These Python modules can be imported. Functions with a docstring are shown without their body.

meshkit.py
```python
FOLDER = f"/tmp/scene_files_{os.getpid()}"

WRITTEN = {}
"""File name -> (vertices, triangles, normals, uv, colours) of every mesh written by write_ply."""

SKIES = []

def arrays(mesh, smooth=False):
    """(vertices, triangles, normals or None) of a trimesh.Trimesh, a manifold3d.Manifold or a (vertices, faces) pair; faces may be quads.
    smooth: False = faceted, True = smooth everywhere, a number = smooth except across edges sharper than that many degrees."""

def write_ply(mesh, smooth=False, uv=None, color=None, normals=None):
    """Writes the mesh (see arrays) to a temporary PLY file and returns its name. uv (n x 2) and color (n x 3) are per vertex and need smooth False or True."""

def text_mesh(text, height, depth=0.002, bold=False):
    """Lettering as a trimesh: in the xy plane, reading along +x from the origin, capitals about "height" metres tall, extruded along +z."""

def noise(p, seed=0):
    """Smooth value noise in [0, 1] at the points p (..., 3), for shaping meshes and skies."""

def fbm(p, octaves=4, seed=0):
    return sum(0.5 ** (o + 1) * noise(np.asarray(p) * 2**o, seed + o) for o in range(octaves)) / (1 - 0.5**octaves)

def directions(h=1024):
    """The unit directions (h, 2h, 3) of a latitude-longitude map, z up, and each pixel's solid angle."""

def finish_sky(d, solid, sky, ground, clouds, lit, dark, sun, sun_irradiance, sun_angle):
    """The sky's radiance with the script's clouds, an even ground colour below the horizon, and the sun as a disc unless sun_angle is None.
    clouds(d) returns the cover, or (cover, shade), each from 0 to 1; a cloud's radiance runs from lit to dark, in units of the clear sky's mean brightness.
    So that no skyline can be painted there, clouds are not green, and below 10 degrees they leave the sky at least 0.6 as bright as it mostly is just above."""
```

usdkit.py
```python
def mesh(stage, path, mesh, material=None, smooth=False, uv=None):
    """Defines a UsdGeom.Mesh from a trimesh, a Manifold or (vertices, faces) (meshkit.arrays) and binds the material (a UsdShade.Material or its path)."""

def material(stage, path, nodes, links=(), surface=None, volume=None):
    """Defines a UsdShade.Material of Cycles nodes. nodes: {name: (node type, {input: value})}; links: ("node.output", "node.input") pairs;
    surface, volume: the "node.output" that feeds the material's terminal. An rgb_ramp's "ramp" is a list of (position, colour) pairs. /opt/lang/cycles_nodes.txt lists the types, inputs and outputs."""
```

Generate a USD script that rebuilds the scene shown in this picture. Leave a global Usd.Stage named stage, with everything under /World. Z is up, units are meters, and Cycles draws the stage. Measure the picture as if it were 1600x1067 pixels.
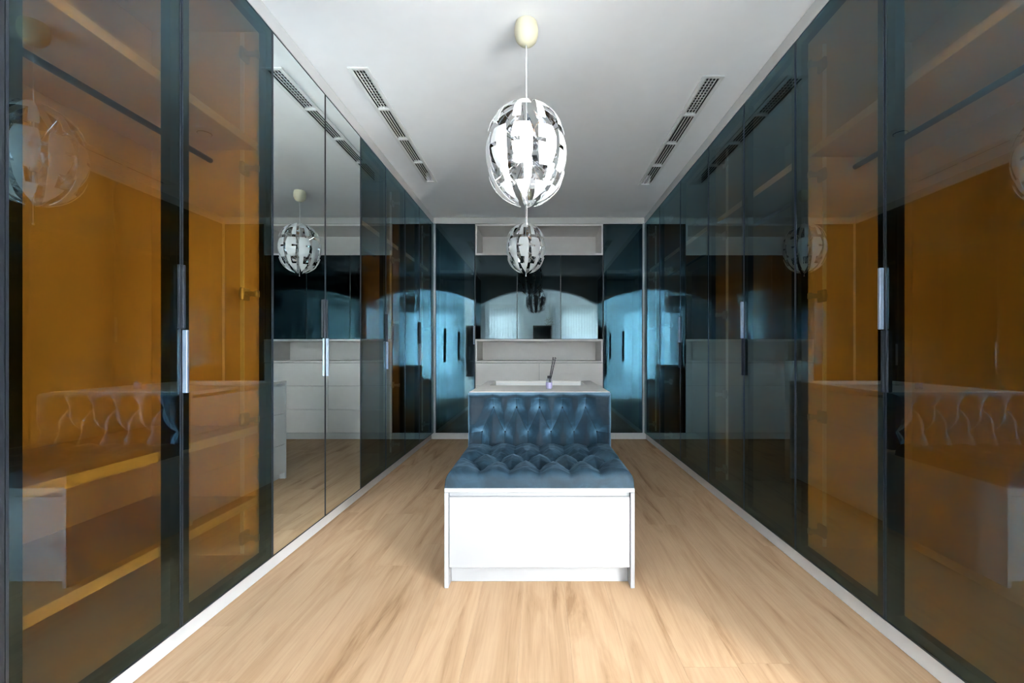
import math, random
import numpy as np, trimesh, shapely
from shapely.geometry import Polygon, box as sbox
import usdkit, meshkit
from pxr import Usd, UsdGeom, UsdLux, UsdShade, Sdf, Gf

random.seed(7)
stage = Usd.Stage.CreateInMemory()
UsdGeom.SetStageUpAxis(stage, UsdGeom.Tokens.z)
UsdGeom.SetStageMetersPerUnit(stage, 1.0)
UsdGeom.Xform.Define(stage, '/World')
UsdGeom.Scope.Define(stage, '/World/Looks')

# ---------------------------------------------------------------- camera, light
F = 711.0                      # focal length in pixels of the 1600 px wide picture
EYE = 1.10
cam = UsdGeom.Camera.Define(stage, '/World/camera')
cam.CreateHorizontalApertureAttr(36.0)
cam.CreateVerticalApertureAttr(36.0 * 1067 / 1600)
cam.CreateFocalLengthAttr(36.0 * F / 1600)
cam.CreateHorizontalApertureOffsetAttr(-43.0 / 1600 * 36)
cam.CreateVerticalApertureOffsetAttr(14.9 / 1600 * 36)
cam.CreateClippingRangeAttr(Gf.Vec2f(0.05, 100))
cam.AddTranslateOp().Set(Gf.Vec3d(0, 0, EYE))
cam.AddRotateXOp().Set(90.0)
cam.CreateExposureAttr(1.12)

dome = UsdLux.DomeLight.Define(stage, '/World/sky')
dome.CreateIntensityAttr(0.6)
dome.CreateColorAttr(Gf.Vec3f(0.86, 0.94, 1.0))


def rect_light(name, loc, rot, w, h, power, color=(1.0, 0.98, 0.955)):
    l = UsdLux.RectLight.Define(stage, '/World/' + name)
    l.CreateWidthAttr(w); l.CreateHeightAttr(h); l.CreateIntensityAttr(power); l.CreateColorAttr(Gf.Vec3f(*color))
    l.AddTranslateOp().Set(Gf.Vec3d(*loc)); l.AddRotateXYZOp().Set(Gf.Vec3f(*rot))
    return l


# daylight outside the bedroom's window panes; some windows are added for light
rect_light('daylight_right', (3.95, -5.2, 1.45), (0, 90, 0), 2.6, 5.2, 380)
rect_light('added_daylight_near', (3.95, -1.65, 1.45), (0, 90, 0), 2.6, 1.8, 15.5, (0.84, 0.95, 1.12))  # added with its window to brighten the closet's front and ceiling
rect_light('added_daylight_left', (-2.95, -5.7, 1.45), (0, -90, 0), 2.6, 4.0, 290)  # added with its window to even out the light deeper in the closet
rect_light('daylight_far', (2.05, -8.45, 1.45), (90, 0, 0), 2.2, 2.7, 125)
rect_light('added_daylight_far_left', (-1.6, -8.45, 1.45), (90, 0, 0), 1.46, 2.7, 125)  # added second far source, lifts the back of the closet
# low sun through the side window onto the bedroom floor
sun = UsdLux.DistantLight.Define(stage, '/World/sun')
sun.CreateAngleAttr(1.0); sun.CreateIntensityAttr(9000.0); sun.CreateColorAttr(Gf.Vec3f(1.0, 0.97, 0.93))
sun.AddRotateXYZOp().Set(Gf.Vec3f(0, 52, -14))

# ---------------------------------------------------------------- helpers
taken = {}


def numbered(path):
    n = taken.get(path, 0)
    taken[path] = n + 1
    return path if n == 0 else f'{path}_{n:03d}'


def obj(name, mesh, mat, parent=None, smooth=False, label=None):
    base = str(parent.GetPath()) if parent is not None else '/World'
    m = usdkit.mesh(stage, numbered(f'{base}/{name}'), mesh, mat, smooth=smooth).GetPrim()
    if label:
        m.SetCustomDataByKey('label', label)
    return m


def tag(p, label=None, cat=None, group=None, kind=None):
    for k, v in (('label', label), ('category', cat), ('group', group), ('kind', kind)):
        if v:
            p.SetCustomDataByKey(k, v)
    return p


def thing(name, label, cat, loc=(0, 0, 0), group=None):
    x = UsdGeom.Xform.Define(stage, numbered('/World/' + name))
    x.AddTranslateOp().Set(Gf.Vec3d(*loc))
    return tag(x.GetPrim(), label, cat, group)


def struct(name, mesh, mat, parent=None, smooth=False):
    p = obj(name, mesh, mat, parent, smooth)
    if parent is None:
        tag(p, kind='structure')
    return p


def bx(x0, x1, y0, y1, z0, z1):
    m = trimesh.creation.box([abs(x1 - x0), abs(y1 - y0), abs(z1 - z0)])
    m.apply_translation([(x0 + x1) / 2, (y0 + y1) / 2, (z0 + z1) / 2])
    return m


def rbx(x0, x1, y0, y1, z0, z1, c=0.002):
    """box with chamfered edges"""
    lo, hi = np.minimum([x0, y0, z0], [x1, y1, z1]), np.maximum([x0, y0, z0], [x1, y1, z1])
    pts = []
    for a in range(3):
        l, h = lo + c, hi - c
        l[a], h[a] = lo[a], hi[a]
        for i in np.ndindex(2, 2, 2):
            pts.append([(l, h)[i[k]][k] for k in range(3)])
    return trimesh.convex.convex_hull(np.array(pts))


def cat(*ms):
    out = []
    for m in ms:
        out += m if isinstance(m, list) else [m]
    return trimesh.util.concatenate(out)


def cyl(p, q, r, n=16):
    return trimesh.creation.cylinder(radius=r, segment=[p, q], sections=n)


def lathe(profile, n=32):
    return trimesh.creation.revolve(np.array(profile, float), sections=n)


# ---------------------------------------------------------------- materials
def mat(name, nodes, links=(), surface='p.BSDF'):
    return usdkit.material(stage, '/World/Looks/' + name, nodes, links, surface=surface)


def plain(name, color, rough=0.5, metal=0.0, noise=0.03, spec=0.5, scale=9.0, **kw):
    c = np.array(color, float)
    nodes = {'g': ('geometry', {}), 'n': ('noise_texture', {'scale': scale, 'detail': 3}),
             'r': ('rgb_ramp', {'ramp': [(0.3, tuple(c * (1 - noise))), (0.7, tuple(np.minimum(c * (1 + noise), 1)))]}),
             'p': ('principled_bsdf', {'roughness': rough, 'metallic': metal, 'specular_ior_level': spec, **kw})}
    return mat(name, nodes, [('g.position', 'n.vector'), ('n.fac', 'r.fac'), ('r.color', 'p.base_color')])


def glass(name, tint, refl, ior):
    """tinted pane: mirrors on the face a ray enters by, tints what passes"""
    nodes = {'f': ('fresnel', {'IOR': ior}), 'g': ('geometry', {}), 'k': ('math', {'math_type': 'subtract', 'value1': 1.0}),
             'm': ('math', {'math_type': 'multiply'}),
             'tc': ('mix_color', {'blend_type': 'mix', 'a': tint, 'b': (1, 1, 1)}),
             't': ('transparent_bsdf', {}), 's': ('glossy_bsdf', {'color': refl, 'roughness': 0.0}), 'x': ('mix_closure', {})}
    links = [('g.backfacing', 'k.value2'), ('f.fac', 'm.value1'), ('k.value', 'm.value2'), ('g.backfacing', 'tc.fac'),
             ('tc.result', 't.color'), ('m.value', 'x.fac'), ('t.BSDF', 'x.closure1'), ('s.BSDF', 'x.closure2')]
    return mat(name, nodes, links, 'x.closure')


M_ceil = plain('ceiling_paint', (0.92, 0.92, 0.925), 0.9, spec=0.1, noise=0.01)
M_wall = plain('wall_paint', (0.82, 0.82, 0.81), 0.85, spec=0.2, noise=0.015)
M_fascia = plain('fascia_laminate', (0.62, 0.60, 0.575), 0.45, noise=0.02)
M_plinth = plain('plinth_laminate', (0.66, 0.64, 0.62), 0.4, noise=0.02)
M_lam = plain('warm_white_laminate', (0.85, 0.80, 0.765), 0.42, noise=0.02)
M_white = plain('white_laminate', (0.80, 0.79, 0.785), 0.38, noise=0.01)
M_bench = plain('bench_darkened_laminate', (0.33, 0.33, 0.335), 0.4, noise=0.01)  # white laminate darkened to grey so its strongly lit front clips less
M_gap = plain('shadow_gap_board', (0.35, 0.34, 0.33), 0.6)
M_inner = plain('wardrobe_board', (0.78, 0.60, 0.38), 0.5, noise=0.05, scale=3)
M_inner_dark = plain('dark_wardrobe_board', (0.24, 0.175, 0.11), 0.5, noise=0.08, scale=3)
M_inner_edge = plain('wardrobe_edge_band', (0.86, 0.74, 0.56), 0.45, noise=0.03)
M_profile = plain('anodised_black_profile', (0.012, 0.014, 0.018), 0.35, metal=0.0)
M_handle = plain('brushed_grey_aluminium', (0.20, 0.235, 0.29), 0.5, metal=0.6, noise=0.05, scale=40)
M_handle_dark = plain('handle_aluminium_dark', (0.012, 0.014, 0.018), 0.55, spec=0.2)
M_chrome = plain('chrome', (0.82, 0.82, 0.83), 0.08, metal=1.0)
M_hinge = plain('nickel_hinge', (0.60, 0.57, 0.50), 0.3, metal=0.5)
M_rail = plain('dark_rail', (0.05, 0.05, 0.055), 0.3, metal=0.6)
M_led = plain('opal_strip', (0.9, 0.86, 0.76), 0.4)
M_glass = glass('bronze_glass', (0.40, 0.285, 0.11), (0.54, 0.90, 1.05), 1.80)
M_glass_back = glass('grey_glass', (0.15, 0.12, 0.08), (0.52, 0.85, 1.0), 2.1)
M_clear = glass('clear_glass', (0.97, 0.99, 0.98), (1, 1, 1), 1.45)
M_bottle = glass('bottle_glass', (0.86, 0.87, 0.92), (1, 1, 1), 1.6)
M_mirror = mat('silver_mirror', {'s': ('glossy_bsdf', {'color': (0.88, 0.93, 0.92), 'roughness': 0.0})}, surface='s.BSDF')
M_smoke = mat('smoked_mirror', {'f': ('fresnel', {'IOR': 1.55}), 'c': ('mix_color', {'a': (0.0, 0.0, 0.0), 'b': (0.62, 0.90, 1.0)}), 's': ('glossy_bsdf', {'roughness': 0.0})},
              [('f.fac', 'c.fac'), ('c.result', 's.color')], 's.BSDF')
M_petal = plain('white_plastic', (0.86, 0.86, 0.85), 0.35, noise=0.01)
M_canopy = plain('ivory_plastic', (0.74, 0.69, 0.50), 0.4, noise=0.02)
M_cord = plain('white_cord', (0.8, 0.8, 0.78), 0.6)
M_vent = plain('white_enamel', (0.80, 0.80, 0.79), 0.4, noise=0.01)
M_duct = plain('duct_grey', (0.06, 0.06, 0.058), 0.8)
M_stick = plain('dark_reed', (0.03, 0.025, 0.03), 0.6)
M_label = plain('violet_label', (0.46, 0.42, 0.66), 0.5)
M_oil = plain('pale_violet_oil', (0.62, 0.60, 0.82), 0.15)
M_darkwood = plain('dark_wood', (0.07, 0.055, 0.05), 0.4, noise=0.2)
M_teal = plain('teal_velvet', (0.10, 0.26, 0.27), 0.8)
M_brass = plain('aged_brass', (0.35, 0.26, 0.14), 0.3, metal=0.9)
M_sheer = mat('sheer_curtain', {'d': ('diffuse_bsdf', {'color': (0.85, 0.87, 0.88)}), 't': ('translucent_bsdf', {'color': (0.85, 0.88, 0.9)}),
                                'x': ('mix_closure', {'fac': 0.5})}, [('d.BSDF', 'x.closure1'), ('t.BSDF', 'x.closure2')], 'x.closure')


def oak(name, seed, tone):
    """pale oak board: long grain along y, broad figure, small knots"""
    a, b, c = np.array([0.545, 0.355, 0.215]) * tone, np.array([0.47, 0.293, 0.167]) * tone, np.array([0.34, 0.192, 0.10]) * tone
    nodes = {'g': ('geometry', {}),
             'm1': ('mapping', {'location': (seed * 3.7, seed * 1.3, 0), 'scale': (9.0, 0.9, 1.0)}),
             'n1': ('noise_texture', {'scale': 1.0, 'detail': 5, 'roughness': 0.6, 'distortion': 1.2}),
             'm2': ('mapping', {'location': (seed * 1.7, seed * 2.3, 0), 'scale': (90.0, 3.0, 1.0)}),
             'n2': ('noise_texture', {'scale': 1.0, 'detail': 4, 'roughness': 0.65}),
             'r1': ('rgb_ramp', {'ramp': [(0.30, tuple(c)), (0.40, tuple(b)), (0.54, tuple(a)), (0.75, tuple(a * 1.05))]}),
             'r2': ('rgb_ramp', {'ramp': [(0.25, (0.91, 0.89, 0.87)), (0.6, (1.03, 1.04, 1.04))]}),
             'mx': ('mix_color', {'blend_type': 'multiply', 'fac': 1.0, 'use_clamp': False}),
             'bp': ('bump', {'strength': 0.06, 'distance': 0.002}),
             'p': ('principled_bsdf', {'roughness': 0.55, 'specular_ior_level': 0.15})}
    links = [('g.position', 'm1.vector'), ('m1.vector', 'n1.vector'), ('g.position', 'm2.vector'), ('m2.vector', 'n2.vector'),
             ('n1.fac', 'r1.fac'), ('n2.fac', 'r2.fac'), ('r1.color', 'mx.a'), ('r2.color', 'mx.b'), ('mx.result', 'p.base_color'),
             ('n2.fac', 'bp.height'), ('bp.normal', 'p.normal')]
    return mat(name, nodes, links)


M_greige = plain('greige_boards', (0.76, 0.755, 0.74), 0.3)  # tone paled so the bedroom floor bounces light to the closet ceiling
M_oak = [oak(f'oak_board_{k}', k + 1, t) for k, t in enumerate((1.0, 0.98, 1.02, 0.96, 1.03, 0.99))]

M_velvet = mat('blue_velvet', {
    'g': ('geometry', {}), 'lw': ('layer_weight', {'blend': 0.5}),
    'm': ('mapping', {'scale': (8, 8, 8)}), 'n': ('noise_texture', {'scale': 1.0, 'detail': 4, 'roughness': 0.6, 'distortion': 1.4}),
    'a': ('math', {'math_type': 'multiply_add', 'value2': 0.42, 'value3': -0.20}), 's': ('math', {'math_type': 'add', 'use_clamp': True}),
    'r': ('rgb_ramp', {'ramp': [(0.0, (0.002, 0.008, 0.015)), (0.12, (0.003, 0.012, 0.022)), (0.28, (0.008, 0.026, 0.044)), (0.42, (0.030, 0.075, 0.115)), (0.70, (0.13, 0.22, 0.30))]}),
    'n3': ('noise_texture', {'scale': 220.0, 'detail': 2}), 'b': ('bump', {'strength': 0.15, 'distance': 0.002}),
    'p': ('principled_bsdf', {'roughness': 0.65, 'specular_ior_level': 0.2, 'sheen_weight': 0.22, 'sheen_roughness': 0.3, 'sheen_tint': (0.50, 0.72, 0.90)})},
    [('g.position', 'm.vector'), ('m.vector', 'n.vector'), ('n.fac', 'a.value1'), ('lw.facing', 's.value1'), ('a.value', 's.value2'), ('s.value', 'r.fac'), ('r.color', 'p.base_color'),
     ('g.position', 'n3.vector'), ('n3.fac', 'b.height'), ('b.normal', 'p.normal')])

M_velvet_seat = mat('blue_velvet_seat', {
    'g': ('geometry', {}),
    'm': ('mapping', {'scale': (9, 9, 9)}), 'n': ('noise_texture', {'scale': 1.0, 'detail': 4, 'roughness': 0.6, 'distortion': 1.4}),
    'r': ('rgb_ramp', {'ramp': [(0.35, (0.003, 0.012, 0.021)), (0.5, (0.006, 0.021, 0.035)), (0.68, (0.013, 0.037, 0.058))]}),
    'n3': ('noise_texture', {'scale': 220.0, 'detail': 2}), 'b': ('bump', {'strength': 0.15, 'distance': 0.002}),
    'p': ('principled_bsdf', {'roughness': 0.6, 'specular_ior_level': 0.25, 'sheen_weight': 0.13, 'sheen_roughness': 0.3, 'sheen_tint': (0.45, 0.70, 0.95)})},
    [('g.position', 'm.vector'), ('m.vector', 'n.vector'), ('n.fac', 'r.fac'), ('r.color', 'p.base_color'),
     ('g.position', 'n3.vector'), ('n3.fac', 'b.height'), ('b.normal', 'p.normal')])

# ---------------------------------------------------------------- dimensions
XL, XR, D = -1.317, 1.305, 5.66        # planes of the left, right and back glass
ZP, ZD, ZC = 0.082, 2.680, 2.763       # plinth top, door top, ceiling
DEPTH = 0.60
Y0 = 1.10                              # near ends of the wardrobes / closet side of the arch wall
YA = 0.84                              # bedroom side of the arch wall

# ---------------------------------------------------------------- structure: closet shell
XWL, XWR, YW = XL - DEPTH - 0.02, XR + DEPTH + 0.02, D + DEPTH + 0.02
fl = UsdGeom.Xform.Define(stage, '/World/floor').GetPrim()
tag(fl, 'pale oak plank floor with long grain running towards the back wall', kind='structure')
obj('subfloor', bx(XWL, XWR, YA, YW, -0.10, -0.014), M_gap, fl)
PW, PL, G = 0.192, 1.285, 0.0003
rng = random.Random(3)
px0, k = -1.42, 0
while px0 < 1.40:
    y = Y0 - 0.26 - rng.random() * PL
    x1 = min(px0 + PW, 1.40)
    while y < D + 0.03:
        ya, yb = max(y, YA), min(y + PL, D + 0.05)
        if yb - ya > 0.04:
            obj('plank', bx(px0 + G, x1 - G, ya + G, yb - G, -0.012, 0.0), M_oak[rng.randrange(6)], fl)
        y += PL
    px0 += PW
bf = []
px0 = -2.7
while px0 < 3.7:
    y = -8.3 - rng.random() * PL
    while y < YA:
        ya, yb = max(y, -8.2), min(y + PL, YA - 0.002)
        if yb - ya > 0.04:
            bf.append(bx(px0 + G, px0 + PW - G, ya + G, yb - G, -0.012, 0.0))
        y += PL
    px0 += PW
b = obj('bedroom_planks', cat(bf), M_greige, fl); tag(b, 'pale greige planks of the room beyond the arch', kind='stuff')

VENTS = [(-1.128, -1.003, 2.66, 4.47), (0.985, 1.118, 2.74, 4.54)]
holes = [sbox(a + .012, c + .012, b_ - .012, d - .012) for a, b_, c, d in VENTS]
poly = sbox(XWL, YA, XWR, YW)
for h in holes:
    poly = poly.difference(h)
cm = trimesh.creation.extrude_polygon(poly, 0.10, engine='earcut'); cm.apply_translation([0, 0, ZC])
struct('ceiling', cm, M_ceil)
struct('wall_left', bx(XWL - 0.1, XWL, YA, YW, -0.1, ZC + .1), M_wall)
struct('wall_right', bx(XWR, XWR + 0.1, YA, YW, -0.1, ZC + .1), M_wall)
struct('wall_back', bx(XWL - .1, XWR + .1, YW, YW + .1, -0.1, ZC + .1), M_wall)

# arch wall between closet and bedroom
arch = Polygon([(-2.75, -0.1), (3.75, -0.1), (3.75, 3.2), (-2.75, 3.2)])
HW, ZS, ZA = 1.355, 2.12, 2.50
R = (HW * HW + (ZA - ZS) ** 2) / (2 * (ZA - ZS)); a0 = math.asin(HW / R)
op = [(-HW, -0.2), (HW, -0.2)] + [(R * math.sin(t), ZA - R + R * math.cos(t)) for t in np.linspace(a0, -a0, 40)]
arch = arch.difference(Polygon(op))
am = trimesh.creation.extrude_polygon(arch, Y0 - YA - 0.004, engine='earcut')
am.apply_transform(np.array([[1, 0, 0, 0], [0, 0, -1, Y0 - 0.004], [0, 1, 0, 0], [0, 0, 0, 1.0]]))
struct('wall_front', am, M_wall)

# fascia over the doors, plinths under them
fl_y0 = Y0 + .002
struct('trim_1', rbx(XL - .02, XL, fl_y0, D, ZD + .003, ZC - .001), M_fascia)
struct('trim_2', rbx(XR, XR + .02, fl_y0, D, ZD + .003, ZC - .001), M_fascia)
struct('trim_3', rbx(XL + .001, XR - .001, D, D + .02, ZD + .003, ZC - .001), M_fascia)
struct('baseboard_left', rbx(XL - .05, XL - .03, fl_y0, D + .02, 0.001, ZP - .004), M_plinth)
struct('baseboard_right', rbx(XR + .025, XR + .045, fl_y0, D + .02, 0.001, ZP - .004), M_plinth)
struct('baseboard_back', rbx(XL - .029, XR + .024, D + .015, D + .035, 0.001, ZP - .004), M_plinth)
# corner posts where the side wardrobes meet the back ones
struct('trim_4', rbx(XL + .001, XL + .022, D - .004, D + .03, ZP, ZD), M_fascia)
struct('trim_5', rbx(XR - .022, XR - .001, D - .004, D + .03, ZP, ZD), M_fascia)

# ---------------------------------------------------------------- bedroom seen through the arch in the glass
BX0, BX1, BY, BZ = -2.65, 3.65, -8.2, 3.10
struct('ceiling_bedroom', bx(BX0, BX1, BY, YA - .002, BZ, BZ + .1), M_ceil)

struct('wall_bedroom_return', bx(BX0 + .002, -1.62, -3.4, -2.2, 0.0, BZ - .002), M_wall)


def wall_with_hole(x0, x1, z0, z1, hs, thick):
    p = sbox(x0, z0, x1, z1)
    for h in hs:
        p = p.difference(sbox(*h))
    return trimesh.creation.extrude_polygon(p, thick, engine='earcut')


wm = wall_with_hole(BY, YA - .002, -.1, BZ, [(-7.8, .12, -2.6, 2.7), (-2.45, .12, -.85, 2.7)], .1)          # right wall: window and added near window
wm.apply_transform(np.array([[0, 0, 1, BX1], [1, 0, 0, 0], [0, 1, 0, 0], [0, 0, 0, 1.0]]))
struct('wall_bedroom_right', wm, M_wall)
wm = wall_with_hole(BY, YA - .002, -.1, BZ, [(-7.7, .12, -3.7, 2.7)], .1)         # left wall: hole for the added window
wm.apply_transform(np.array([[0, 0, 1, BX0 - .1], [1, 0, 0, 0], [0, 1, 0, 0], [0, 0, 0, 1.0]]))
struct('wall_bedroom_left', wm, M_wall)
wm = wall_with_hole(BX0 - .1, BX1 + .1, -.1, BZ, [(-.28, .0, .52, 2.19), (.95, .08, 3.1, 2.75), (-2.35, .08, -.88, 2.75)], .1)
wm.apply_transform(np.array([[1, 0, 0, 0], [0, 0, -1, BY], [0, 1, 0, 0], [0, 0, 0, 1.0]]))
struct('wall_bedroom_far', wm, M_wall)
cor = [bx(BX0 + .01, BX1 - .01, BY + .01, BY + .07, BZ - .09, BZ - .004)]
struct('trim_6', cat(cor), M_wall)


def window(name, u0, u1, z0, z1, n, place):
    p = UsdGeom.Xform.Define(stage, numbered('/World/' + name)).GetPrim(); tag(p, kind='structure')
    fr = [place(u0, u0 + .06, z0, z1, .0, .06), place(u1 - .06, u1, z0, z1, .0, .06), place(u0 + .06, u1 - .06, z0, z0 + .06, .0, .06), place(u0 + .06, u1 - .06, z1 - .06, z1, .0, .06)]
    obj('window_frame', cat(fr), M_vent, p)
    w = (u1 - u0 - .12) / n
    for i in range(n):
        a = u0 + .06 + i * w
        if i:
            obj('mullion', place(a - .02, a + .02, z0 + .06, z1 - .06, .005, .055), M_vent, p)
        obj('pane', place(a + (.021 if i else .001), a + w - (.021 if i < n - 1 else .001), z0 + .062, z1 - .062, .027, .033), M_clear, p)


window('window_1', -7.79, -2.61, .13, 2.69, 4, lambda u0, u1, z0, z1, w0, w1: bx(BX1 + .02 + w0, BX1 + .02 + w1, u0, u1, z0, z1))
window('window_2', .96, 3.09, .09, 2.74, 2, lambda u0, u1, z0, z1, w0, w1: bx(u0, u1, BY - .08 + w0, BY - .08 + w1, z0, z1))

window('window_4', -2.44, -.86, .13, 2.69, 1, lambda u0, u1, z0, z1, w0, w1: bx(BX1 + .02 + w0, BX1 + .02 + w1, u0, u1, z0, z1))  # added near window, lets extra daylight in by the arch
window('window_5', -2.34, -.89, .09, 2.74, 1, lambda u0, u1, z0, z1, w0, w1: bx(u0, u1, BY - .08 + w0, BY - .08 + w1, z0, z1))  # added left of the doorway to enlarge the far light area
window('window_3', -7.69, -3.71, .13, 2.69, 3, lambda u0, u1, z0, z1, w0, w1: bx(BX0 - .02 - w0, BX0 - .02 - w1, u0, u1, z0, z1))  # added on the left wall to light the bedroom evenly


def curtain(x0, x1, y, z0, z1, folds, amp=.03, axis='x'):
    n = folds * 10
    t = np.linspace(0, 1, n + 1)
    u = x0 + (x1 - x0) * t
    w = y + amp * np.sin(t * folds * 2 * math.pi) + .012 * np.sin(t * folds * 5.1)
    v = []
    for zz in (z0, z1):
        for th in (0, .003):
            for i in range(n + 1):
                v.append((u[i], w[i] + th, zz) if axis == 'x' else (w[i] + th, u[i], zz))
    f, N = [], n + 1
    for i in range(n):
        a, b_, c, d = i, i + 1, N + i, N + i + 1
        e, g, h, j = 2 * N + i, 2 * N + i + 1, 3 * N + i, 3 * N + i + 1
        f += [(a, b_, g, e), (d, c, h, j), (c, d, b_, a), (e, g, j, h)]
    return (np.array(v), np.array(f))


tag(obj('sheer_curtain', curtain(.55, 3.5, BY + .16, .02, 2.95, 26), M_sheer, smooth=60), 'wide sheer curtain at the far window, mirrored right of the dark doorway', 'curtain')
tag(obj('sheer_curtain', curtain(-2.45, -.78, BY + .16, .02, 2.95, 14), M_sheer, smooth=60), 'narrow sheer curtain at the added far window, mirrored left of the dark doorway', 'curtain')

tag(obj('sheer_curtain', curtain(-8.0, -2.5, BX1 - .16, .02, 2.95, 44, axis='y'), M_sheer, smooth=60), 'long white sheer curtain on the right side of the room beyond, seen only mirrored', 'curtain')
tag(obj('sheer_curtain', curtain(-8.0, -3.45, BX0 + .16, .02, 2.95, 36, axis='y'), M_sheer, smooth=60), 'long white sheer curtain over the added window on the left side of the room beyond', 'curtain')
# doorway of the far wall with the dim room behind it
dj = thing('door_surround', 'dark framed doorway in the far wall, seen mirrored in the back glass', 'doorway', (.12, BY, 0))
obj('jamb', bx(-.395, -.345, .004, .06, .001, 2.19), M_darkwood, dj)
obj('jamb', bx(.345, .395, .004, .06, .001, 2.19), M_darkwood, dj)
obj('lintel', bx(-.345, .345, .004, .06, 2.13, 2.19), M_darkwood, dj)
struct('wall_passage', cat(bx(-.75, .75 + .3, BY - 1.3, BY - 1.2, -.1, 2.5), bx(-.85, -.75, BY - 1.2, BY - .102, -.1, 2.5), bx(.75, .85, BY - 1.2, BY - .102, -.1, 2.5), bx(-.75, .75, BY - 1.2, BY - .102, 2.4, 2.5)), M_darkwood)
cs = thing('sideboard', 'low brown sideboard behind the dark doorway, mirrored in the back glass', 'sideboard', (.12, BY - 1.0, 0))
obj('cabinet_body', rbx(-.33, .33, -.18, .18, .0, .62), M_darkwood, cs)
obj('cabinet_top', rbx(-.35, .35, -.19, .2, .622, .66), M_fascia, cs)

# twiggy chandelier
ch = thing('chandelier', 'small wiry chandelier hanging in the room beyond, mirrored in the back glass', 'chandelier', (.36, -4.6, 2.12))
obj('stem', cyl([0, 0, .1], [0, 0, BZ - 2.121], .006, 8), M_brass, ch)
tw = random.Random(11); segs = []
for i in range(46):
    a, e = tw.random() * 6.283, tw.uniform(-.9, .9)
    p0 = np.array([tw.uniform(-.12, .12), tw.uniform(-.12, .12), tw.uniform(-.12, .12)])
    d = np.array([math.cos(a) * math.cos(e), math.sin(a) * math.cos(e), math.sin(e)]) * tw.uniform(.07, .14)
    segs.append(cyl(p0, p0 + d, .004, 5))
obj('twig_cluster', cat(segs), M_brass, ch)

# dark panel with two rounded headboards, on the bedroom's left side
hp = thing('wall_panel', 'dark brown wall panel of the room beyond, mirrored beside the left mirror doors', 'wall panel', (BX1 - .06, -.05, 0))
obj('panel_board', rbx(-.03, .03, -.72, .72, .001, 2.45), M_darkwood, hp)
for i, (yy, ww) in enumerate(((-.30, .62), (.32, .5))):
    c = thing('armchair', ['teal round-backed armchair in front of the dark panel, the larger one', 'teal round-backed armchair in front of the dark panel, the smaller one'][i], 'chair', (BX1 - .62, yy, 0))
    pb = Polygon([(-ww / 2, .1)] + [(ww / 2 * math.cos(t), .75 + .62 * math.sin(t)) for t in np.linspace(math.pi, 0, 24)] + [(ww / 2, .1)])
    mb = trimesh.creation.extrude_polygon(pb, .1, engine='earcut')
    mb.apply_transform(np.array([[0, 0, 1, .28], [1, 0, 0, 0], [0, 1, 0, 0], [0, 0, 0, 1.0]]))
    obj('backrest', mb, M_teal, c)
    obj('seat', rbx(-.25, .278, -ww / 2, ww / 2, .2, .45, .03), M_teal, c)
    for sx in (-.2, .24):
        for sy in (-ww / 2 + .06, ww / 2 - .06):
            obj('leg', cyl([sx, sy, 0.0], [sx, sy, .205], .015, 8), M_darkwood, c)

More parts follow.
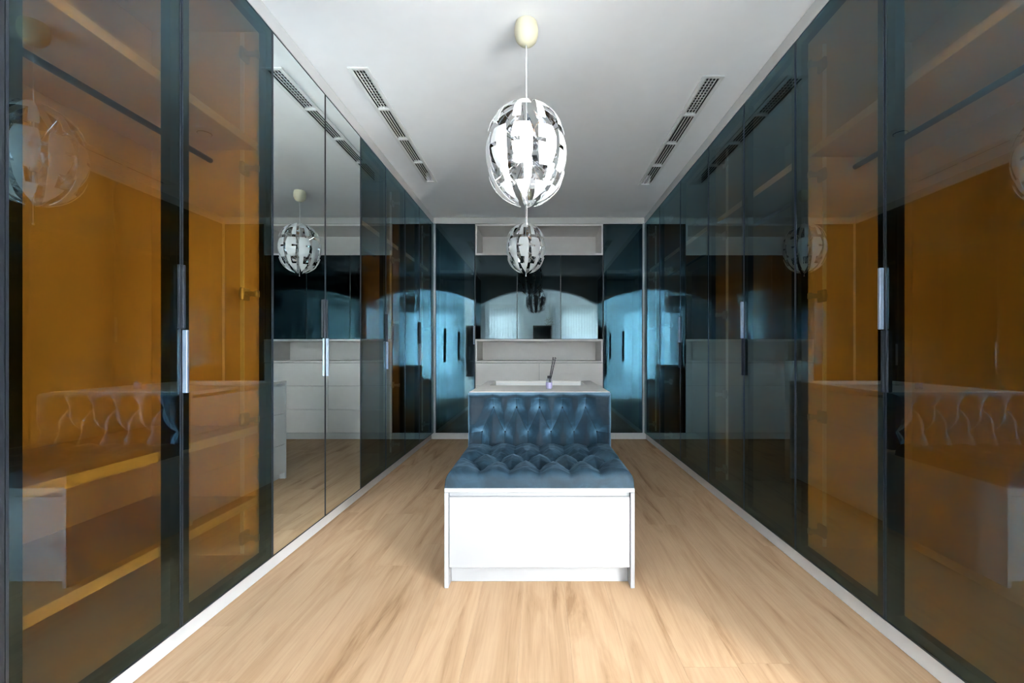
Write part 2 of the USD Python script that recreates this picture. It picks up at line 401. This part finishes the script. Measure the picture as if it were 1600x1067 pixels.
# ---------------------------------------------------------------- wardrobes
def placer(side):
    if side == 'left':
        return lambda u0, u1, w0, w1, z0, z1, c=0: (rbx(-w0, -w1, u0, u1, z0, z1, c) if c else bx(-w0, -w1, u0, u1, z0, z1))
    if side == 'right':
        return lambda u0, u1, w0, w1, z0, z1, c=0: (rbx(w0, w1, u0, u1, z0, z1, c) if c else bx(w0, w1, u0, u1, z0, z1))
    return lambda u0, u1, w0, w1, z0, z1, c=0: (rbx(u0, u1, w0, w1, z0, z1, c) if c else bx(u0, u1, w0, w1, z0, z1))


HZ = (2.53, 1.98, 1.375, 0.77, 0.20)


def wardrobe(side, u0, u1, doors, label, shelves=(2.08,), rail=True, glassmat=None, depth=DEPTH, board=None):
    """doors: (ua, ub, kind, hinge side -1/+1, handle 'up'/'low'/None). local frame: u along the wall, w into the wardrobe"""
    base = {'left': (XL, 0, 0), 'right': (XR, 0, 0), 'back': (0, D, 0)}[side]
    um = (u0 + u1) / 2
    loc = (base[0], um, 0) if side != 'back' else (um, D, 0)
    t = thing('wardrobe', label, 'wardrobe', loc)
    P = placer(side)
    B = lambda a, b_, *r, **k: P(a - um, b_ - um, *r, **k)
    w0, bm = 0.052, board or M_inner
    ua, ub = u0 + .002, u1 - .002
    obj('side_panel', B(ua, ua + .018, w0, depth - .02, ZP, ZD), bm, t)
    obj('side_panel', B(ub - .018, ub, w0, depth - .02, ZP, ZD), bm, t)
    obj('back_panel', B(ua, ub, depth - .019, depth - .006, ZP, ZD), bm, t)
    obj('bottom_panel', B(ua + .019, ub - .019, w0, depth - .021, ZP, ZP + .02), bm, t)
    obj('top_panel', B(ua + .019, ub - .019, w0, depth - .021, ZD - .02, ZD), bm, t)
    for z in shelves:
        s = obj('shelf', B(ua + .02, ub - .02, w0 + .012, depth - .022, z, z + .036), bm, t)
        obj('edge_band', B(ua + .02, ub - .02, w0 + .008, w0 + .0115, z, z + .036), M_inner_edge, s)
    # opal light channels in the side panels
    for uu in (ua + .0185, ub - .0245):
        obj('light_channel', B(uu, uu + .006, .125, .143, ZP + .03, ZD - .03), M_led, t)
    if rail:
        z, w = 2.03, .29
        p, q = (ua + .02, ub - .02)
        if side == 'back':
            seg = ([p - um, w, z], [q - um, w, z])
        else:
            s = -w if side == 'left' else w
            seg = ([s, p - um, z], [s, q - um, z])
        obj('clothes_rail', cyl(*seg, .0125, 12), M_rail, t)
    for (da, db, kind, hs, hd) in doors:
        a, b_ = da + .0015, db - .0015
        z0, z1 = ZP + .001, ZD - .001
        st, th = .042, .040
        gw, lp = .006, .007
        fr = [B(a, a + st, gw, th, z0, z1), B(b_ - st, b_, gw, th, z0, z1), B(a + st, b_ - st, gw, th, z0, z0 + .042), B(a + st, b_ - st, gw, th, z1 - .042, z1)]
        # slim edge lip round the glass
        fr += [B(a, a + lp, 0, gw, z0, z1), B(b_ - lp, b_, 0, gw, z0, z1), B(a + lp, b_ - lp, 0, gw, z0, z0 + lp), B(a + lp, b_ - lp, 0, gw, z1 - lp, z1)]
        d = obj('door', cat(fr), M_profile, t)
        ga, gb, gz0, gz1 = a + lp + .0005, b_ - lp - .0005, z0 + lp + .0005, z1 - lp - .0005
        if kind == 'mirror':
            obj('mirror_panel', B(ga, gb, .0005, gw - .0005, gz0, gz1), M_mirror, d)
        else:
            obj('glass_pane', B(ga, gb, .0005, gw - .0005, gz0, gz1), glassmat or M_glass, d)
        if kind == 'glass' and hs:
            for z in HZ:
                e = a + st if hs < 0 else b_ - st
                s = 1 if hs < 0 else -1
                h = [B(e - s * .012, e + s * .022, th - .004, th + .010, z - .016, z + .016, c=.003),
                     B(e + s * .004, e + s * .016, th + .010, .13, z - .012, z + .012, c=.003),
                     B(e - s * .036, e + s * .030, .10, .118, z - .030, z + .030, c=.004)]
                obj('hinge', cat(h), M_hinge, d)
        if hd:
            # edge pull: long lip standing proud of the glass at the opening edge
            e, s = (b_, -1) if hs < 0 else (a, 1)
            zz = (1.182, 1.415) if hd == 'up' else (.945, 1.178)
            h = [B(e, e + s * .013, -.018, -.0004, *zz, c=.002), B(e + s * .013, e + s * .019, -.008, -.0004, *zz, c=.001)]
            obj('handle', cat(h), M_handle if (hd == 'low') == (side == 'left') else M_handle_dark, d)  # side walls: the nearer door's pull gets the darker metal
    return t


L = [1.121, 1.674, 2.245, 2.798, 3.350, 3.900, 4.457, 4.985, 5.655]
Rr = [1.118, 1.720, 2.322, 2.905, 3.515, 4.215, 4.940, 5.655]
GL = 'glass'
wardrobe('left', L[0], L[2], [(L[0], L[1], GL, -1, 'up'), (L[1], L[2], GL, +1, 'low')],
         'bronze glass wardrobe at the left edge, nearest the camera, with lit ochre interior and shelves', (2.08, .70, .355))
wardrobe('left', L[2], L[4], [(L[2], L[3], 'mirror', -1, 'up'), (L[3], L[4], 'mirror', +1, 'low')],
         'wardrobe with a pair of clear silver mirror doors on the left wall')
wardrobe('left', L[4], L[6], [(L[4], L[5], GL, -1, 'up'), (L[5], L[6], GL, +1, 'low')],
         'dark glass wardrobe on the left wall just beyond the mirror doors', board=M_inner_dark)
wardrobe('left', L[6], L[8], [(L[6], L[7], GL, -1, 'up'), (L[7], L[8], GL, +1, 'low')],
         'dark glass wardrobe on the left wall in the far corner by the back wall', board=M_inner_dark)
wardrobe('right', Rr[0], Rr[2], [(Rr[0], Rr[1], GL, -1, 'low'), (Rr[1], Rr[2], GL, +1, 'up')],
         'bronze glass wardrobe at the right edge, nearest the camera, with ochre interior')
wardrobe('right', Rr[2], Rr[4], [(Rr[2], Rr[3], GL, -1, 'low'), (Rr[3], Rr[4], GL, +1, 'up')],
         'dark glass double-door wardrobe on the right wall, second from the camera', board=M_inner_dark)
wardrobe('right', Rr[4], Rr[7], [(Rr[4], Rr[5], GL, -1, 'low'), (Rr[5], Rr[6], GL, +1, 'up'), (Rr[6], Rr[7], GL, +1, None)],
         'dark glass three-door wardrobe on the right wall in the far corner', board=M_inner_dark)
wardrobe('back', XL + .023, -.803, [(XL + .023, -.803, 'glass', -1, 'up')],
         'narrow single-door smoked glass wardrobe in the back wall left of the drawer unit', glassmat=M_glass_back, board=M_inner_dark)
wardrobe('back', .793, XR - .023, [(.793, XR - .023, 'glass', +1, 'low')],
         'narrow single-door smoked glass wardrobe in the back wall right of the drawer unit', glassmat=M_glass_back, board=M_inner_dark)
# closing panel at the near end of the left run
struct('trim_7', rbx(XL - .05, XL + .002, Y0 + .002, L[0] - .001, ZP, ZD), M_profile)

# ---------------------------------------------------------------- back wall unit
u = thing('drawer_unit', 'warm white back wall unit with two open niches, dark mirror panels and drawers', 'cabinet', (0, D, 0))
UX0, UX1 = -.800, .790
obj('carcass', cat(bx(UX0, UX0 + .012, .03, .575, ZP, ZD), bx(UX1 - .012, UX1, .03, .575, ZP, ZD), bx(UX0 + .012, UX1 - .012, .56, .575, ZP, ZD),
                   bx(UX0 + .012, UX1 - .012, .05, .559, ZP, ZP + .018), bx(UX0 + .012, UX1 - .012, .032, .05, ZP + .018, .94), bx(UX0 + .012, UX1 - .012, .032, .05, 1.27, 2.275)), M_gap, u)


def niche(z0, z1):
    t_, f0, dp = .022, -.004, .545
    a, b_ = UX0 + .014, UX1 - .014
    fr = [rbx(UX0 + .001, UX0 + .001 + t_, f0, .029, z0, z1, .001), rbx(UX1 - .001 - t_, UX1 - .001, f0, .029, z0, z1, .001),
          rbx(UX0 + .001 + t_, UX1 - .001 - t_, f0, .029, z0, z0 + t_, .001), rbx(UX0 + .001 + t_, UX1 - .001 - t_, f0, .029, z1 - t_, z1, .001)]
    n = obj('niche_frame', cat(fr), M_lam, u)
    obj('niche_lining', cat(bx(a, UX0 + .001 + t_, .029, dp, z0, z1), bx(UX1 - .001 - t_, b_, .029, dp, z0, z1), bx(UX0 + .001 + t_, UX1 - .001 - t_, .029, dp, z0, z0 + t_),
                            bx(UX0 + .001 + t_, UX1 - .001 - t_, .029, dp, z1 - t_, z1)), M_lam, n)
    obj('niche_back', bx(a, b_, dp + .001, dp + .012, z0, z1), M_lam, n)


niche(2.293, 2.678)
niche(.955, 1.246)
for a, b_ in ((UX0 + .002, -.280), (-.277, .262), (.265, UX1 - .002)):
    d = obj('mirror_panel', bx(a + .004, b_ - .004, .0005, .006, 1.252, 2.289), M_smoke, u)
    obj('panel_frame', cat(bx(a, a + .0035, .0, .03, 1.249, 2.291), bx(b_ - .0035, b_, .0, .03, 1.249, 2.291), bx(a + .0035, b_ - .0035, .007, .03, 1.249, 2.291)), M_profile, d)
for z0, z1 in ((.667, .949), (.373, .663), (ZP + .003, .369)):
    for a, b_ in ((UX0 + .002, -.007), (-.004, UX1 - .002)):
        obj('drawer', rbx(a, b_, .0, .03, z0, z1, .0015), M_lam, u)

# ---------------------------------------------------------------- tufted upholstery
def tufted(W, Dp, H, buttons, rnd=.055, dimple=.045, crease=.022, dw=.024, nx=240, ny=150, links=(), seed=1):
    """pillow of W x Dp, thickness H, with button dimples joined by creases; x centred, y from 0, z up"""
    x = np.linspace(-W / 2, W / 2, nx); y = np.linspace(0, Dp, ny)
    # finer at the border for the rounding
    X, Y = np.meshgrid(x, y, indexing='ij')
    e = np.minimum(np.minimum(X + W / 2, W / 2 - X), np.minimum(Y, Dp - Y))
    q = np.clip(e / rnd, 0, 1)
    h = H * (1 - (1 - q) ** 2.6) ** (1 / 2.6)
    P = np.stack([X, Y], -1)
    db = np.full(X.shape, 9.0)
    for b_ in buttons:
        db = np.minimum(db, np.hypot(X - b_[0], Y - b_[1]))
    ds = np.full(X.shape, 9.0)
    for p, s in links:
        p, s = np.array(p), np.array(s)
        d = s - p
        t = np.clip(((P - p) @ d) / (d @ d), 0, 1)
        dd = np.linalg.norm(P - p - t[..., None] * d, axis=-1)
        ds = np.minimum(ds, dd)
    wob = meshkit.fbm(np.stack([X * 14, Y * 14, np.full_like(X, seed)], -1), 3, seed) - .5
    pil = np.clip(ds / .055, 0, 1)
    h = h - q ** .5 * (crease * (1 - pil ** .85)) - q * ( dimple * np.exp(-(db / dw))) + q * wob * .014
    h = np.maximum(h, 0.004 * (q > 0))
    top = np.stack([X, Y, h], -1).reshape(-1, 3)
    bot = np.stack([X, Y, np.zeros_like(h)], -1).reshape(-1, 3)
    n = nx * ny
    i, j = np.meshgrid(np.arange(nx - 1), np.arange(ny - 1), indexing='ij')
    a = (i * ny + j).ravel(); b2 = ((i + 1) * ny + j).ravel(); c = ((i + 1) * ny + j + 1).ravel(); d2 = (i * ny + j + 1).ravel()
    f = np.vstack([np.stack([a, b2, c], 1), np.stack([a, c, d2], 1)])
    cor_ = [0, (nx - 1) * ny, nx * ny - 1, ny - 1]
    v = np.vstack([top, top[cor_] * [1, 1, 0]])
    f = np.vstack([f, [[n, n + 2, n + 1], [n, n + 3, n + 2]]])
    return v, f, h, x, y


def diamond(rows, W, Dp):
    """rows: list of (y, [x...]) front to back -> buttons, creases between neighbouring rows and out to the edges"""
    btn = [(x, y) for y, xs in rows for x in xs]
    ln = []
    for (y0, a), (y1, b_) in zip(rows, rows[1:]):
        for p in a:
            for q in b_:
                if abs(p - q) < .09:
                    ln.append(((p, y0), (q, y1)))
    for x in rows[0][1]:
        ln.append(((x, rows[0][0]), (x, 0)))
    for x in rows[-1][1]:
        ln.append(((x, rows[-1][0]), (x, Dp)))
    for y, xs in rows:
        if max(xs) > W / 2 - .12:
            ln.append(((max(xs), y), (W / 2, y))); ln.append(((min(xs), y), (-W / 2, y)))
    return btn, ln


S = .1435
five, six = [S * k for k in (-2, -1, 0, 1, 2)], [S * (k + .5) for k in (-3, -2, -1, 0, 1, 2)]

# ---------------------------------------------------------------- bench and island
BW, YB, YBK, YI, YE = .442, 2.108, 2.757, 2.860, 3.943
ZB = .464
bn = thing('bench', 'white drawer-fronted bench with deep-buttoned blue velvet seat and backrest', 'bench', (0, YB, 0))
LB = YI - YB - .002
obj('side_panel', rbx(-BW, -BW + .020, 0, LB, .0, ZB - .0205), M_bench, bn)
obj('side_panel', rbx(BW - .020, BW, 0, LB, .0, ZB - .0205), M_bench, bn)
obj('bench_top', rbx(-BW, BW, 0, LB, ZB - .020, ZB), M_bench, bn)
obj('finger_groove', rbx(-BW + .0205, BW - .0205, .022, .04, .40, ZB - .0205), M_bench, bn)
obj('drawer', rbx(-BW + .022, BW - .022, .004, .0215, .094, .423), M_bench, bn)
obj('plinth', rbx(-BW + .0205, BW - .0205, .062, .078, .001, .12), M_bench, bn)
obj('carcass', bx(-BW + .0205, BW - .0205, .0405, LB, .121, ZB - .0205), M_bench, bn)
rows = [(.155, five), (.310, six), (.465, five)]
btn, ln = diamond(rows, 2 * BW, YBK - YB + .02)
v, f, h, gx, gy = tufted(2 * BW - .002, YBK - YB + .02, .080, btn, dimple=.030, crease=.024, links=ln, seed=2)
v = v + [0, .002, ZB + .0005]
seat = obj('seat_cushion', (v, f), M_velvet_seat, bn, smooth=50)


def hat(gx, gy, h, p):
    return h[np.abs(gx - p[0]).argmin(), np.abs(gy - p[1]).argmin()]


def button(r=.0095):
    return lathe([(0, 0), (r, .000), (r, .003), (r * .75, .0065), (0, .008)], 12)


for p in btn:
    m = button(); m.apply_translation([p[0], p[1] + .002, ZB + hat(gx, gy, h, p)])
    obj('button', m, M_velvet_seat, seat, smooth=True)
# backrest: pillow turned upright, face to the camera
HBk = .8425 - ZB - .024
rows = [(.110, six), (.262, five)]
btn, ln = diamond(rows, 2 * BW, HBk)
v, f, h, gx, gy = tufted(2 * BW + .002, HBk, .095, btn, rnd=.035, dimple=.062, crease=.034, dw=.034, links=ln, seed=5, ny=110)
up = lambda q: np.stack([q[:, 0], (YI - .003 - YB) - q[:, 2], ZB + .022 + q[:, 1]], 1)
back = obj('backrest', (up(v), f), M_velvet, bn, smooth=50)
for p in btn:
    m = button(); m.apply_translation([p[0], p[1], hat(gx, gy, h, p)])
    m.vertices = up(np.array(m.vertices))
    obj('button', m, M_velvet, back, smooth=True)

il = thing('island_cabinet', 'white island cabinet with recessed glass display top behind the velvet bench', 'cabinet', (0, YI, 0))
LI = YE - YI
ZT = .843
obj('carcass', bx(-BW + .022, BW - .022, .02, LI - .02, .06, ZT - .075), M_gap, il)
obj('end_panel', rbx(-BW + .0, BW, .0, .0195, .0, ZT - .0205), M_white, il)
obj('end_panel', rbx(-BW, BW, LI - .0195, LI, .0, ZT - .0205), M_white, il)
obj('plinth', bx(-BW + .05, BW - .05, .02, LI - .02, .001, .059), M_white, il)
for s in (-1, 1):
    for z0, z1 in ((.058, .298), (.304, .560), (.566, .800)):
        obj('drawer', rbx(s * BW, s * (BW - .0215), .021, LI - .021, z0, z1, .0015), M_white, il)
TX0, TX1, TY0, TY1 = -.372, .352, 3.405 - YI, 3.893 - YI
tp = sbox(-BW, 0, BW, LI).difference(sbox(TX0, TY0, TX1, TY1))
tm = trimesh.creation.extrude_polygon(tp, .020, engine='earcut'); tm.apply_translation([0, 0, ZT - .020])
obj('table_top', tm, M_lam, il)
obj('display_tray', cat(bx(TX0 - .01, TX1 + .01, TY0 - .01, TY1 + .01, ZT - .072, ZT - .062), bx(TX0 - .01, TX0, TY0 - .01, TY1 + .01, ZT - .0619, ZT - .0201), bx(TX1, TX1 + .01, TY0 - .01, TY1 + .01, ZT - .0619, ZT - .0201),
                        bx(TX0, TX1, TY0 - .01, TY0, ZT - .0619, ZT - .0201), bx(TX0, TX1, TY1, TY1 + .01, ZT - .0619, ZT - .0201)), M_white, il)
obj('glass_top', bx(TX0 + .002, TX1 - .002, TY0 + .002, TY1 - .002, ZT - .03, ZT - .024), M_clear, il)

# reed diffuser
df = thing('reed_diffuser', 'small violet-labelled glass reed diffuser with dark sticks on the island top', 'reed diffuser', (.064, 3.056, ZT + .0005))
obj('bottle', lathe([(0, 0), (.0205, 0), (.0215, .004), (.0215, .055), (.017, .067), (.0095, .072), (.0095, .080), (.008, .080), (.008, .073), (.0155, .064), (.0195, .053), (.0195, .004), (0, .004)], 28), M_bottle, df, smooth=40)
obj('oil', lathe([(0, .0045), (.0190, .0045), (.0190, .036), (0, .036)], 24), M_oil, df, smooth=40)
obj('paper_label', lathe([(.0217, .016), (.0219, .016), (.0219, .046), (.0217, .046)], 28), M_label, df, smooth=40)
obj('collar', lathe([(.0096, .073), (.0115, .073), (.0115, .090), (.0085, .090), (.0085, .081), (.0096, .081)], 24), M_stick, df, smooth=40)
sr = random.Random(5)
for i in range(6):
    a = i * 1.05
    p0 = np.array([.004 * math.cos(a), .004 * math.sin(a), .03]); p1 = np.array([.036 + .010 * math.cos(a), .008 * math.sin(a), .205 + .012 * sr.random()])
    obj('reed', cyl(p0, p1, .0016, 6), M_stick, df)

# ---------------------------------------------------------------- pendant lamps
PU = [(-14, 12), (-2, 12), (-2, 38), (14, 38), (11, 52), (5, 66), (0, 73), (-7, 62), (-12, 46), (-14, 30)]
PM = [(-12, 22), (11, 22), (14.5, 8), (14.5, -16), (11, -33), (-10, -33), (-13, -18), (-14.5, -5), (-3, -5), (-3, 0), (-14.5, 0), (-14.5, 8)]
PLw = [(-x_, -y_) for x_, y_ in PU]


def petal(pts, lon, dz, r, t=.0022):
    m = trimesh.creation.extrude_polygon(Polygon(pts), 1.0, engine='earcut')
    v, f = trimesh.remesh.subdivide_to_size(np.array(m.vertices), np.array(m.faces), 9.0)
    la, lo = np.radians(v[:, 1]), np.radians(v[:, 0] + lon)
    rr = r + np.round(v[:, 2]) * t
    return trimesh.Trimesh(np.stack([rr * np.cos(la) * np.sin(lo), -rr * np.cos(la) * np.cos(lo), rr * np.sin(la) + dz], 1), f)


def pendant(x, y, z, pull, label):
    t = thing('pendant_lamp', label, 'pendant lamp', (x, y, ZC), 'white petal globe pendant lamps')
    zc = z - ZC
    cup = lathe([(0, -.112), (.018, -.111), (.036, -.104), (.051, -.088), (.060, -.062), (.061, -.030), (.055, -.001), (0, -.001)], 32)
    obj('canopy', cup, M_canopy, t, smooth=50, label='ivory ceiling cup')
    obj('cord', cyl([0, 0, -.112], [0, 0, zc + .10], .0032, 8), M_cord, t)
    obj('socket', lathe([(0, zc + .105), (.012, zc + .105), (.022, zc + .085), (.024, zc + .02), (.018, zc + .0), (0, zc + .0)], 20), M_petal, t, smooth=40)
    obj('bulb', lathe([(0, zc - .085), (.018, zc - .080), (.030, zc - .055), (.028, zc - .028), (.014, zc - .002), (0, zc - .001)], 20), M_petal, t, smooth=True)
    st = []
    for k in range(10):
        lo = math.radians(36 * k - 5)
        for la, dz in ((30, .060), (-30, -.060)):
            p = np.array([.197 * math.cos(math.radians(la)) * math.sin(lo), -.197 * math.cos(math.radians(la)) * math.cos(lo), .197 * math.sin(math.radians(la)) + dz + zc])
            q = np.array([.02 * math.sin(lo), -.02 * math.cos(lo), zc + (.05 if la > 0 else -.02)])
            st.append(cyl(q, p, .0016, 5))
    obj('linkage', cat(st), M_chrome, t)
    for k in range(10):
        for nm, pts, lon, dz, r in (('upper_petal', PU, 36 * k - 4, .060, .197), ('middle_petal', PM, 36 * k - 4, .0, .203), ('lower_petal', PLw, 36 * k - 4, -.060, .197)):
            p = obj(nm, petal(pts, lon, dz + zc, r), M_petal, t, smooth=40)
            obj('silver_lining', petal(pts, lon, dz + zc, r - .0011, .0009), M_chrome, p, smooth=40)
    obj('pull_tube', cyl([0, 0, zc - .09], [0, 0, zc - .182], .006, 12), M_petal, t)
    obj('pull_cord', cat(cyl([.003, 0, zc - .182], [.003, 0, zc - pull], .0018, 6), cyl([-.003, 0, zc - .182], [-.003, 0, zc - pull * .6 - .03], .0018, 6)), M_cord, t)
    for (xx, zz) in ((.003, zc - pull), (-.003, zc - pull * .6 - .03)):
        b_ = trimesh.creation.icosphere(2, .006); b_.apply_translation([xx, 0, zz])
        obj('pull_knob', b_, M_petal, t, smooth=True)


pendant(-.067, 2.31, 2.097, .352, 'white petal globe pendant on ivory cup, nearer one above the bench')
pendant(-.143, 4.73, 2.165, .285, 'white petal globe pendant, farther one before the back wall unit')

# smoke detector between the lamps
sd = thing('smoke_detector', 'round white smoke detector on the ceiling, mirrored high in the near glass doors', 'smoke detector', (-.11, 3.43, ZC))
obj('housing', lathe([(0, -.042), (.030, -.041), (.042, -.030), (.046, -.018), (.064, -.016), (.066, -.002), (0, -.002)], 32), M_petal, sd, smooth=40)
obj('sensor_slot_ring', lathe([(.0445, -.027), (.0475, -.027), (.0475, -.022), (.0445, -.022)], 32), M_duct, sd, smooth=40)

# ---------------------------------------------------------------- ceiling vents
for i, (x0, x1, y0, y1) in enumerate(VENTS):
    t = thing('ceiling_vent', ['long white slot vent in the ceiling on the left', 'long white slot vent in the ceiling on the right'][i], 'air vent', ((x0 + x1) / 2, (y0 + y1) / 2, ZC))
    w, l = (x1 - x0) / 2, (y1 - y0) / 2
    fw = .024
    fr = [rbx(-w, -w + fw, -l, l, -.010, -.0005, .002), rbx(w - fw, w, -l, l, -.010, -.0005, .002), rbx(-w + fw, w - fw, -l, -l + fw, -.010, -.0005, .002), rbx(-w + fw, w - fw, l - fw, l, -.010, -.0005, .002)]
    obj('frame', cat(fr), M_vent, t)
    iw, ll = w - .0125, l - .0125
    obj('duct', cat(bx(-iw, iw, -ll, ll, .085, .095), bx(-iw, -iw + .003, -ll, ll, .0, .085), bx(iw - .003, iw, -ll, ll, .0, .085)), M_duct, t)
    n = 4
    seg = (2 * (l - fw)) / n
    for k in range(1, n):
        yy = -l + fw + k * seg
        obj('cross_bar', rbx(-w + fw, w - fw, yy - .011, yy + .011, -.009, .012, .001), M_vent, t)
    for k in range(n):
        ya, yb = -l + fw + k * seg + (.012 if k else .001), -l + fw + (k + 1) * seg - (.012 if k < n - 1 else .001)
        for j in range(4):
            xx = -w + fw + (2 * (w - fw)) * (j + .5) / 4
            m = bx(-.0022, .0022, ya, yb, -.004, .004)
            m.apply_transform(trimesh.transformations.rotation_matrix(math.radians(4 * (1 if i == 0 else -1)), [0, 1, 0]))
            m.apply_translation([xx, 0, .004])
            obj('louvre', m, M_vent, t)
        nb = 14
        if k == 0:
            obj('damper_blades', cat([bx(-iw + .005, iw - .005, ya + (yb - ya) * (q + .5) / nb - .001, ya + (yb - ya) * (q + .5) / nb + .001,   .020, .024) for q in range(nb)]), M_vent, t)
